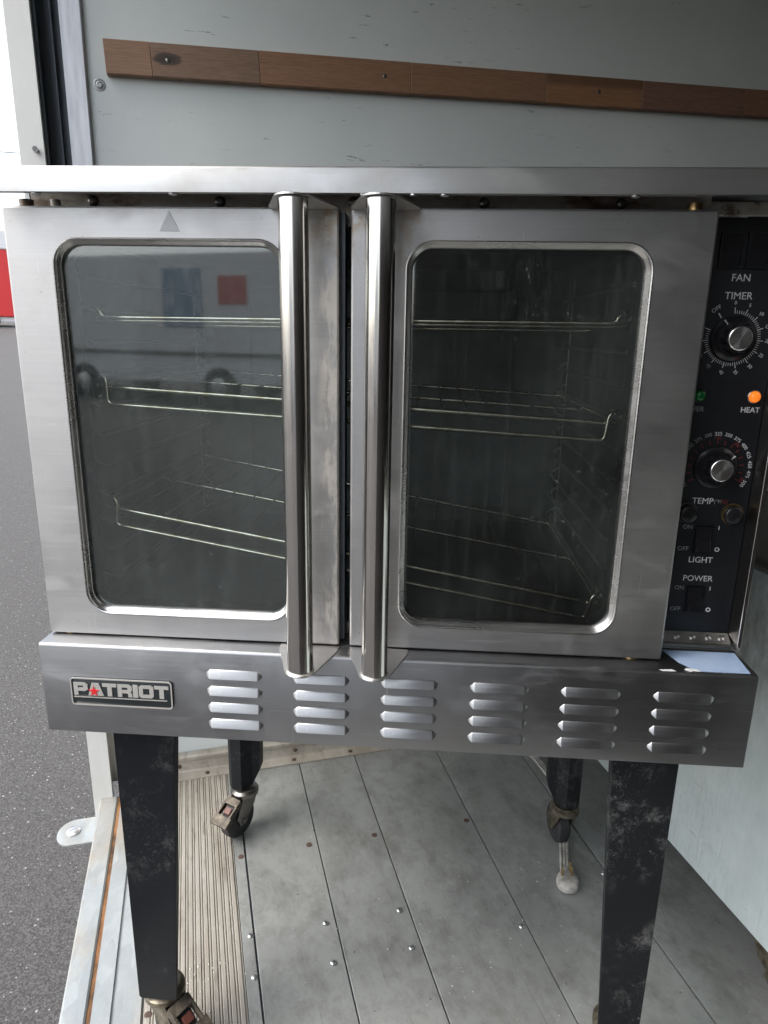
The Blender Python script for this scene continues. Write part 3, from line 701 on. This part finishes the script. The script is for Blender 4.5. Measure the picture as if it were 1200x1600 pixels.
for x in (.885, .912, .938): lathe(hg, [(.0041, x), (.0041, x+.0012)], 14, (0, .0765, .7843), 'x')
obj('piano_hinge', hg, 'steel_lip', ov, smooth=40)
# rocker switches
def rocker(x0, x1, z0, z1, up):
    bm = NB()
    lpO = rrect(x0, x1, z0, z1, .0015, 2); lpI = rrect(x0+.0035, x1-.0035, z0+.0035, z1-.0035, .001, 2)
    loops(bm, [[(x, YP, z) for x, z in lpO], [(x, YP-.0028, z) for x, z in rrect(x0+.0006, x1-.0006, z0+.0006, z1-.0006, .0012, 2)], [(x, YP-.0028, z) for x, z in lpI], [(x, YP-.0004, z) for x, z in lpI]])
    rk = obj('rocker_switch', bm, 'blackplastic', cpn)
    zc = (z0+z1)/2; a, b = (YP-.0062, YP-.0012) if up else (YP-.0012, YP-.0062)
    bm = NB(); prism(bm, [(YP, z0+.0038), (b, z0+.0038), (YP-.0022, zc), (a, z1-.0038), (YP, z1-.0038)], x0+.0038, x1-.0038, 'yz', .0003)
    o_ = obj('rocker', bm, 'knob', cpn)
rocker(.8832, .9130, 1.2885, 1.3323, True); rocker(.9160, .9458, 1.2885, 1.3323, True)
rocker(.9017, .9275, .9150, .9545, False); rocker(.9017, .9275, .8270, .8665, False)
# dials
def knob(x, z, ptr):
    bm = NB(); prof = [(.0285, 0.), (.0280, .004), (.0235, .007), (.0225, .0085)]
    lathe(bm, [(r, YP-h) for r, h in prof], 40, (x, 0, z), 'y'); sk = obj('dial_skirt', bm, 'knob', cpn, smooth=40)
    bm = NB(); n = 60; rings = []
    for r0, h in ((.0185, .0086), (.0180, .020), (.0168, .0225)):
        rings.append([(x+(r0+(.0009 if k % 6 < 3 else -.0007))*math.cos(2*math.pi*k/n), YP-h, z+(r0+(.0009 if k % 6 < 3 else -.0007))*math.sin(2*math.pi*k/n)) for k in range(n)])
    rr_ = loops(bm, rings); bm.faces.new(rr_[-1]); obj('dial_grip', bm, 'knob', cpn, smooth=30)
    bm = NB(); lathe(bm, [(.0146, YP-.0224), (.0146, YP-.0240), (.0138, YP-.0246), (.0001, YP-.0246)], 40, (0, 0, 0), 'y', cap=False); obj('dial_cap', bm, 'spun', cpn, (x, 0, z), smooth=30)
    bm = NB(); d = Vector((math.cos(ptr), 0, math.sin(ptr))); p = Vector((x, YP-.0063, z)); nrm = Vector((-d.z, 0, d.x))*.0005
    q = [p+d*.0205+nrm, p+d*.0205-nrm, p+d*.0272-nrm, p+d*.0272+nrm]
    for v in q: v.y = YP-.0088+ (v-Vector((x, v.y, z))).length*0
    a_ = [bm.verts.new(v) for v in q]; b_ = [bm.verts.new(v+Vector((0, .006, 0))) for v in q]
    bm.faces.new(a_); [bm.faces.new((a_[i], a_[(i+1) % 4], b_[(i+1) % 4], b_[i])) for i in range(4)]
    obj('pointer_line', bm, 'print', cpn)
TX, TZ = .9150, 1.2050; MX, MZ = .9160, 1.0372
knob(TX, TZ, R(125)); knob(MX, MZ, R(38))
# timer scale: 0 at the top, 60 at about ten o'clock
bm = NB(); items = []; dim = []
def tick(bm, cx, cz, a, r0, r1, w):
    d = Vector((math.cos(a), 0, math.sin(a))); n_ = Vector((-d.z, 0, d.x))*w/2; c = Vector((cx, YP, cz))
    q = [c+d*r0+n_, c+d*r0-n_, c+d*r1-n_, c+d*r1+n_]
    a_ = [bm.verts.new(v+Vector((0, -.0003, 0))) for v in q]; b_ = [bm.verts.new(v) for v in q]
    bm.faces.new(a_); [bm.faces.new((a_[i], a_[(i+1) % 4], b_[(i+1) % 4], b_[i])) for i in range(4)]
for k in range(61):
    a = R(93-292*k/60); big = k % 5 == 0
    tick(bm, TX, TZ, a, .0305, .0380 if big else .0345, .0009 if big else .0006)
    if big: (items if k < 45 else dim).append(((str(k), .0062, TX+.0435*math.cos(a), TZ+.0435*math.sin(a), YP-.0002), dict(rot=(a-R(90))*.25)))
a = R(125); tick(bm, TX, TZ, a, .0305, .0375, .0016)
obj('timer_scale', bm, 'print', cpn)
items.append((('OFF', .0072, TX+.0435*math.cos(a), TZ+.0435*math.sin(a), YP-.0002), dict(rot=R(35))))
bm = NB(); names = ['150', '175', '200', '225', '250', '275', '300', '325', '350', '375', '400', '425', '450', '475', '500']
for k, nme in enumerate(names):
    a = R(212-240*k/14)
    tick(bm, MX, MZ, a, .0315, .0370, .0009)
    (items if k > 6 else dim).append(((nme, .0068, MX+.0448*math.cos(a), MZ+.0448*math.sin(a), YP-.0002), dict(rot=a-R(90))))
obj('temperature_scale', bm, 'print_red', cpn)
rd = [((s_, .0052, MX+.0395*math.cos(R(q_)), MZ+.0395*math.sin(R(q_)), YP-.0002), dict(rot=R(q_-90))) for s_, q_ in (('160', 92), ('200', 52), ('260', -24))]
tag(texts('scale_numbers', rd, 'print_red', cpn), kind='stuff')
for s_, z_, x_, y_, b_ in (('FAN', .0125, .9149, 1.2782, .0), ('TIMER', .0125, .9149, 1.2566, .0), ('HEAT', .0098, .9502, 1.1142, .0001), ('TEMP', .0118, .9062, .9899, .0), ('LIGHT', .0118, .9143, .9056, .0), ('POWER', .0118, .9142, .8782, .0), ('I', .0085, .9330, .9527, .0), ('O', .0085, .9345, .9214, .0001), ('I', .0085, .9330, .8636, .0), ('O', .0085, .9345, .8318, .0003)):
    items.append(((s_, z_, x_, y_, YP-.0002), dict(bold=b_)))
for s_, z_, x_, y_ in (('POWER', .0092, .8755, 1.1140), ('(°F/', .0070, .9262, .9897), ('ON', .0085, .8912, .9528), ('OFF', .0085, .8886, .9215), ('ON', .0085, .8908, .8637), ('OFF', .0085, .8890, .8318)):
    dim.append(((s_, z_, x_, y_, YP-.0002), {}))
for its, mt in ((items, 'print'), (dim, 'print_dim')):
    for it in its:
        if it[0][0][0].isalpha() or it[0][0][0] == '(': texts('lettering', [it], mt, cpn)
    tag(texts('scale_numbers', [it for it in its if it[0][0].isdigit()], mt, cpn), kind='stuff')
texts('lettering', [(('°C)', .0070, .9345, .9897, YP-.0002), {})], 'print_red', cpn)
for x, mt in ((.8826, 'green_lamp'), (.9520, 'amber_lamp')):
    bm = NB(); lathe(bm, [(.0086, YP), (.0086, YP-.003), (.0078, YP-.0036), (.0074, YP-.002)], 24, (x, 0, 1.1318), 'y', cap=False); obj('lamp_ring', bm, 'bolt' if mt == 'amber_lamp' else 'blackplastic', cpn, smooth=40)
    bm = NB(); lathe(bm, [(.0074, YP-.001), (.0072, YP-.005), (.0056, YP-.0074), (.0026, YP-.0086)], 24, (x, 0, 1.1318), 'y'); obj('pilot_lamp', bm, mt, cpn, smooth=60)
for x in (.8883, .9480):
    bm = NB(); lathe(bm, [(.0128, YP), (.0128, YP-.004), (.0116, YP-.0068), (.0100, YP-.0078), (.0012, YP-.0080)], 30, (x, 0, .9722), 'y'); box(bm, x-.005, x+.005, YP-.0083, YP-.0078, .9715, .9729); box(bm, x-.0007, x+.0007, YP-.0084, YP-.0078, .9672, .9772)
    obj('plug_cap', bm, 'knob', cpn, smooth=40)
    bm = NB(); lathe(bm, [(.0128, YP-.0003), (.0147, YP-.0003), (.0147, YP-.0012), (.0128, YP-.0012)], 30, (x-.0006, 0, .9732), 'y', cap=False); obj('cap_washer', bm, 'brass' if x > .92 else 'bolt', cpn)

# --- legs: folded angle, straight outer edge, tapering inner edge
def leg(ox, oy, sx, sy, mt):
    """ox: outer edge x, oy: outer face y; sx/sy point inward"""
    t = .004; z1, z0 = .655, .1235; wt, wb_ = .094, .060
    def sh(d, w_, z): return d*w_
    bm = NB()
    A = [(ox, z1), (ox+sx*wt, z1), (ox+sx*(wb_+.006), z0+.003), (ox+sx*(wb_+.002), z0), (ox+sx*.006, z0), (ox+sx*.002, z0+.004)]
    prism(bm, A, oy, oy+sy*t, 'xz', .0008)
    B = [(oy+sy*(t+.0002), z1), (oy+sy*wt, z1), (oy+sy*(wb_+.006), z0+.003), (oy+sy*(wb_+.002), z0), (oy+sy*(t+.0002), z0+.001)]
    prism(bm, B, ox+sx*.0006, ox+sx*(t+.0006), 'yz', .0006)
    # folded stiffening lips
    prism(bm, [(ox+sx*wt, z1), (ox+sx*(wt-.004), z1), (ox+sx*(wb_-.002), z0+.02), (ox+sx*(wb_+.002), z0+.02)], oy+sy*(t+.0002), oy+sy*.020, 'xz')
    return obj('leg', bm, mt, ov)
leg(.0785, .030, 1, 1, 'leg'); leg(.8985, .030, -1, 1, 'leg_worn')
def rear_leg(ox, sx):
    z1, z0 = .655, .1235; bm = NB()
    sec = [(.0, .625), (.0, .580), (.011, .566), (.040, .562), (.066, .585), (.088, .590), (.088, .625)]
    def ring(k, zs): return [(ox+sx*px*k, .625-(.625-py)*(.5+.5*k), z) for (px, py), z in zip(sec, zs)]
    r = loops(bm, [ring(1., [z1]*7), ring(.84, [z0, z0, z0, z0, z0+.002, z0+.042, z0+.042])])
    bm.faces.new(r[0]); bm.faces.new(r[1])
    return obj('leg', bm, 'leg', ov)
rear_leg(.0725, 1); rear_leg(.9175, -1)
# --- swivel casters with brake pedal
def caster(x, y, ang, pedal=True, mt='caster'):
    bm = NB(); wr, ww = .047, .030; off = .028; ax = .047
    lathe(bm, [(.027, .121), (.027, .117), (.034, .113), (.034, .104), (.022, .100)], 24)
    for s in (-1, 1):     # fork cheeks
        y0 = s*(ww/2+.003); y1 = y0+s*.003
        prism(bm, [(-.026, .106), (.026, .106), (off+.020, ax+.012), (off+.010, ax-.012), (off-.010, ax-.012), (-.012, .078)], min(y0, y1), max(y0, y1), 'xz', .0006)
    box(bm, -.026, .026, -.0207, .0207, .1045, .1080, .001, 1)
    lathe(bm, [(.006, -.024), (.006, .024)], 12, (off, 0, ax), 'y')
    c = obj('caster', bm, mt, ov, (x, y, .002), (0, 0, ang), 40)
    bm = NB(); lathe(bm, [(.020, -ww/2), (wr-.006, -ww/2), (wr-.001, -ww/2+.004), (wr, 0), (wr-.001, ww/2-.004), (wr-.006, ww/2), (.020, ww/2)], 36, (off, 0, ax), 'y'); obj('wheel', bm, 'rubber', c, smooth=40)
    if pedal:
        bm = NB(); P0 = (off+.018, ax+.045); ang2 = R(-28)
        def pt(a, b): return (P0[0]+a*math.cos(ang2)-b*math.sin(ang2), P0[1]+a*math.sin(ang2)+b*math.cos(ang2))
        for s in (-1, 1): prism(bm, [pt(-.014, -.008), pt(-.014, .008), pt(.046, .005), pt(.046, -.006)], s*.0185-.0025, s*.0185+.0025, 'xz', .0006)
        prism(bm, [pt(.030, -.007), pt(.030, .0062), pt(.054, .004), pt(.054, -.004)], -.026, .026, 'xz', .001)
        prism(bm, [pt(-.016, -.008), pt(-.016, .0082), pt(.002, .008), pt(.002, -.006)], -.0208, .0208, 'xz', .001)
        obj('brake_pedal', bm, 'pedal', c)
        bm = NB(); prism(bm, [pt(.006, -.010), pt(.008, .004), pt(.022, .001), pt(.024, -.010)], -.0095, .0095, 'xz', .002); obj('release_tab', bm, 'redtab', c)
caster(.1105, .062, R(-32)); caster(.868, .062, R(-60), True); caster(.108, .588, R(-118), True, 'bolt'); caster(.886, .590, R(100), False)

# ================================================================== RACKS
def rack(label, zl, zr, zdrop=.0235):
    xl, xr, yf, yb = .058, .790, .120, .560
    rk = thing('oven_rack', label, 'oven rack', ((xl+xr)/2, yf, (zl+zr)/2), 0, 'wire racks inside the oven')
    rk.rotation_euler = (0, math.atan2(zl-zr, xr-xl), 0)
    h = math.hypot(xr-xl, zr-zl)/2; d = yb-yf
    bm = NB()
    tube(bm, [(-h+.0, 0, 0), (h, 0, 0)], .0040, 10); tube(bm, [(-h, d, 0), (h, d, 0)], .0034, 8); tube(bm, [(-h, d/2, -.004), (h, d/2, -.004)], .003, 8)
    tube(bm, bend([(-h+.004, .03, .018), (-h+.004, -.004, .018), (-h+.016, -.006, .014), (-h+.018, -.006, -zdrop), (h-.018, -.006, -zdrop), (h-.016, -.006, .014), (h-.004, -.004, .018), (h-.004, .03, .018)], .008, 5), .0034, 10)
    tube(bm, [(-h+.003, -.004, .002), (-h+.003, d, .002)], .003, 8); tube(bm, [(h-.003, -.004, .002), (h-.003, d, .002)], .003, 8)
    obj('rack_frame', bm, 'wire', rk, smooth=60)
    n = 20; me = None
    for k in range(n):
        x = -h+.03+(2*h-.06)*k/(n-1)
        b = me
        if not me: b = NB(); tube(b, bend([(0, -.001, .0035), (0, .01, .0055), (0, d, .0045)], .004, 2), .0013, 6)
        o = obj('rack_wire', b, 'dimwire', rk, (x, 0, 0), smooth=60 if not me else None); me = o.data
rack('level wire rack on the top guides seen behind both windows', 1.2147, 1.2170, -.004)
rack('wire rack tipped slightly to the right at mid height of the oven', 1.1245, 1.0885)
rack('wire rack tipped steeply to the right low in the oven', .9475, .8235)

# ================================================================== CABINET on the right
cb = thing('steel_cabinet', 'pale blue green painted steel cabinet on casters at the right of the oven', 'cabinet', rotz=TH-R(2.2))
def cu_(u, v):      # truck frame to cabinet frame
    w = Vector((u*math.cos(TH)-v*math.sin(TH), u*math.sin(TH)+v*math.cos(TH))); a = -(TH-R(2.2))
    return (w.x*math.cos(a)-w.y*math.sin(a), w.x*math.sin(a)+w.y*math.cos(a))
u0, v0 = cu_(1.212, .12)
obj('cabinet_body', box(NB(), u0, u0+.62, -.75, .50, .100, .795, .004), 'cabinet', cb, smooth=40)
obj('top_trim', box(NB(), u0-.004, u0+.62, -.755, .505, .7955, .822, .009, 3), 'cabinet_top', cb, smooth=40)
for (cu1, cv1) in ((u0+.06, .32), (u0+.045, -.16)):
    bm = NB(); lathe(bm, [(.016, -.014), (.042, -.014), (.0445, 0), (.042, .014), (.016, .014)], 30, (cu1, cv1, .0455), 'x'); cs = obj('caster', bm, 'rubber', cb, smooth=40)
    bm = NB(); prism(bm, [(cv1-.03, .0997), (cv1+.03, .0997), (cv1+.012, .036), (cv1-.012, .036)], cu1-.021, cu1-.0175, 'yz', .0008); prism(bm, [(cv1-.03, .0997), (cv1+.03, .0997), (cv1+.012, .036), (cv1-.012, .036)], cu1+.0175, cu1+.021, 'yz', .0008)
    obj('fork', bm, 'zinc_screw', cs)
bm = NB(); prism(bm, [(-.235, .099), (-.10, .099), (-.115, .070), (-.14, .060), (-.205, .062), (-.22, .08)], u0+.002, u0+.008, 'yz', .001); lathe(bm, [(.012, -.008), (.012, .004)], 16, (u0+.002, -.155, .062), 'x')
obj('brake_lever', bm, 'caster', cb)

# ================================================================== POWER CORD
pc = thing('power_cord', 'grey flat power cord ending in a three prong plug on the truck floor', 'cord', rotz=TH)
bm = NB()
cpts = [(.985, .185, .0085), (1.012, .205, .0065), (1.030, .245, .0048), (1.075, .325, .0048), (1.115, .41, .005), (1.14, .52, .0048), (1.13, .64, .0048), (1.06, .70, .005)]
cpts = [(.9905, .168, .013), (1.005, .196, .008), (1.027, .236, .005), (1.075, .325, .0048), (1.115, .41, .005), (1.14, .52, .0048), (1.13, .64, .0048), (1.06, .70, .005)]
def smoothpath(P, n=6):
    out = []; P = [Vector(p) for p in P]
    for i in range(len(P)-1):
        a, b, c, d = P[max(i-1, 0)], P[i], P[i+1], P[min(i+2, len(P)-1)]
        for k in range(n):
            t = k/n; out.append(.5*((2*b)+(c-a)*t+(2*a-5*b+4*c-d)*t*t+(3*b-a-3*c+d)*t**3))
    return out+[P[-1]]
sp_ = smoothpath(cpts)
for s in (-.0070, 0, .0070):      # three moulded strands lying side by side
    pp = []
    for i, p in enumerate(sp_):
        d = (sp_[min(i+1, len(sp_)-1)]-sp_[max(i-1, 0)]).normalized(); pp.append(p+Vector((-d.y, d.x, 0))*s)
    tube(bm, pp, .0044, 8)
obj('cable', bm, 'cord', pc, smooth=60)
bm = NB(); n = 28; pa = Vector((.986, .150, 0)); 
rings = []
for h, k in ((.0006, .82), (.004, .97), (.010, 1.), (.016, .95), (.0205, .80), (.022, .5)):
    ring = []
    for j in range(n):
        a = 2*math.pi*j/n; rx = .0255*k; ry = .031*k*(1.08 if math.sin(a) > 0 else .92)
        ring.append((pa.x+rx*math.cos(a), pa.y+ry*math.sin(a)-.004, h))
    rings.append(ring)
rr_ = loops(bm, rings); bm.faces.new(rr_[-1]); bm.faces.new(rr_[0])
bmesh.ops.rotate(bm, verts=bm.verts, cent=(pa.x, pa.y, 0), matrix=Matrix.Rotation(R(-28), 3, 'Z'))
box(bm, pa.x+.000, pa.x+.018, pa.y+.012, pa.y+.034, .004, .017, .003, 2)
obj('plug', bm, 'cord', pc, smooth=40)
for dx, dy, l in ((-.011, .008, .021), (.009, .002, .021), (.012, .014, .024)):
    bm = NB(); box(bm, pa.x+dx-.0014, pa.x+dx+.0014, pa.y+dy-.0032, pa.y+dy+.0032, .018, .023+l, .0004, 1); obj('prong', bm, 'prong', pc)

# crumbs of dried dirt swept about the floor
bm = NB(); rn = random.Random(11)
spots = [(.20, .12, .05, 24), (.16, .05, .05, 14), (.75, .15, .09, 12), (.62, .0, .12, 8), (.93, .19, .05, 12), (.8, -.05, .2, 8), (.5, .3, .25, 6), (1.0, .1, .18, 8)]
for cu1, cv1, sp1, nn in spots:
    for k in range(nn):
        u_, v_ = rn.gauss(cu1, sp1*.5), rn.gauss(cv1, sp1*.6); r = rn.uniform(.0007, .0019)*(1.3 if rn.random() < .12 else 1)
        z_ = .0028 if .08 < u_ < .262 else .0008
        vs = [bm.verts.new((u_+r*rn.uniform(.6, 1.3)*math.cos(a), v_+r*rn.uniform(.6, 1.3)*math.sin(a), z_)) for a in (0, 1.3, 2.5, 3.8, 5.1)]
        tpv = bm.verts.new((u_+rn.uniform(-r, r)*.3, v_, z_+r*rn.uniform(.5, 1.0)))
        for i in range(5): bm.faces.new((vs[i], vs[(i+1) % 5], tpv))
        bm.faces.new(vs)
tag(obj('floor_crumbs', bm, 'crumb', rot=ROTT), 'small pale crumbs of dirt scattered over the truck floor', 'crumbs', kind='stuff')

# ================================================================== OUTSIDE
# white step van that shows as a reflection in the left window
VZ = ground_z(15.2)
van = thing('step_van', 'white step van parked across the lot, mirrored in the left oven window', 'van', (-4.6, -14.5, VZ), R(16))
bm = NB(); prism(bm, [(-3.6, .45), (3.2, .45), (3.7, .9), (3.7, 1.5), (3.3, 1.6), (3.0, 2.95), (2.8, 3.05), (-3.6, 3.05)], -1.05, 1.05, 'xz', .04); obj('van_body', bm, 'vanwhite', van)
obj('windscreen', prism(NB(), [(3.31, 1.66), (3.36, 1.66), (3.10, 2.6), (3.05, 2.6)], -.95, .95, 'xz'), 'vandark', van)
obj('blue_panel', box(NB(), -.2, .75, 1.052, 1.07, 1.6, 2.75), 'vanblue', van)
obj('red_panel', box(NB(), 1.15, 1.8, 1.052, 1.07, 2.05, 2.6), 'vanred', van)
obj('rub_rail', box(NB(), -3.58, 2.9, 1.052, 1.085, 1.02, 1.10), 'bolt', van); obj('cargo_door', box(NB(), -1.9, -.75, 1.052, 1.068, .62, 2.7), 'vanwhite', van)
obj('bumper', box(NB(), -3.75, -3.6, -1., 1., .45, .65), 'bolt', van)
wm = None
for x in (-2.4, 1.1):
    for y in (-.97, .97):
        bm = NB(); lathe(bm, [(.2, -.12), (.36, -.14), (.40, -.08), (.40, .08), (.36, .14), (.2, .12)], 28, (x, y, .40), 'y'); w_ = obj('wheel', bm, 'rubber', van, smooth=40)
        bm = NB(); lathe(bm, [(.19, y+.10), (.19, y+.135), (.08, y+.15)], 20, (x, 0, .40), 'y'); obj('rim', bm, 'zinc_screw', w_, smooth=40)
rt = thing('red_trailer', 'red trailer with a white roof far across the lot at the left edge', 'trailer', (-25.7, 35.7, ground_z(44)-.05), R(-33+65))
obj('trailer_body', box(NB(), -3.4, 3.4, -1.2, 1.2, .55, 4.0, .05), 'redbody', rt)
obj('trailer_roof', box(NB(), -3.45, 3.45, -1.25, 1.25, 4.0, 5.0, .08), 'vanwhite', rt)
obj('chassis', box(NB(), -3.3, 3.3, -1.0, 1.0, .3, .549), 'vanwhite', rt)
for x in (-2.2, -1.2, 2.2):
    for y in (-1.0, 1.0):
        bm = NB(); lathe(bm, [(.15, -.12), (.34, -.12), (.36, 0), (.34, .12), (.15, .12)], 20, (x, y, .36), 'y'); obj('wheel', bm, 'rubber', rt, smooth=40)
bm = NB(); tube(bm, smoothpath([(-34, 16, 7.6), (-24, 20.5, 7.15), (-14.7, 25.0, 7.22), (-4, 30, 7.9)], 6), .016, 6)
tag(obj('utility_wire', bm, 'wirecable'), 'thin dark utility wire crossing the pale sky at the far left', 'wire')
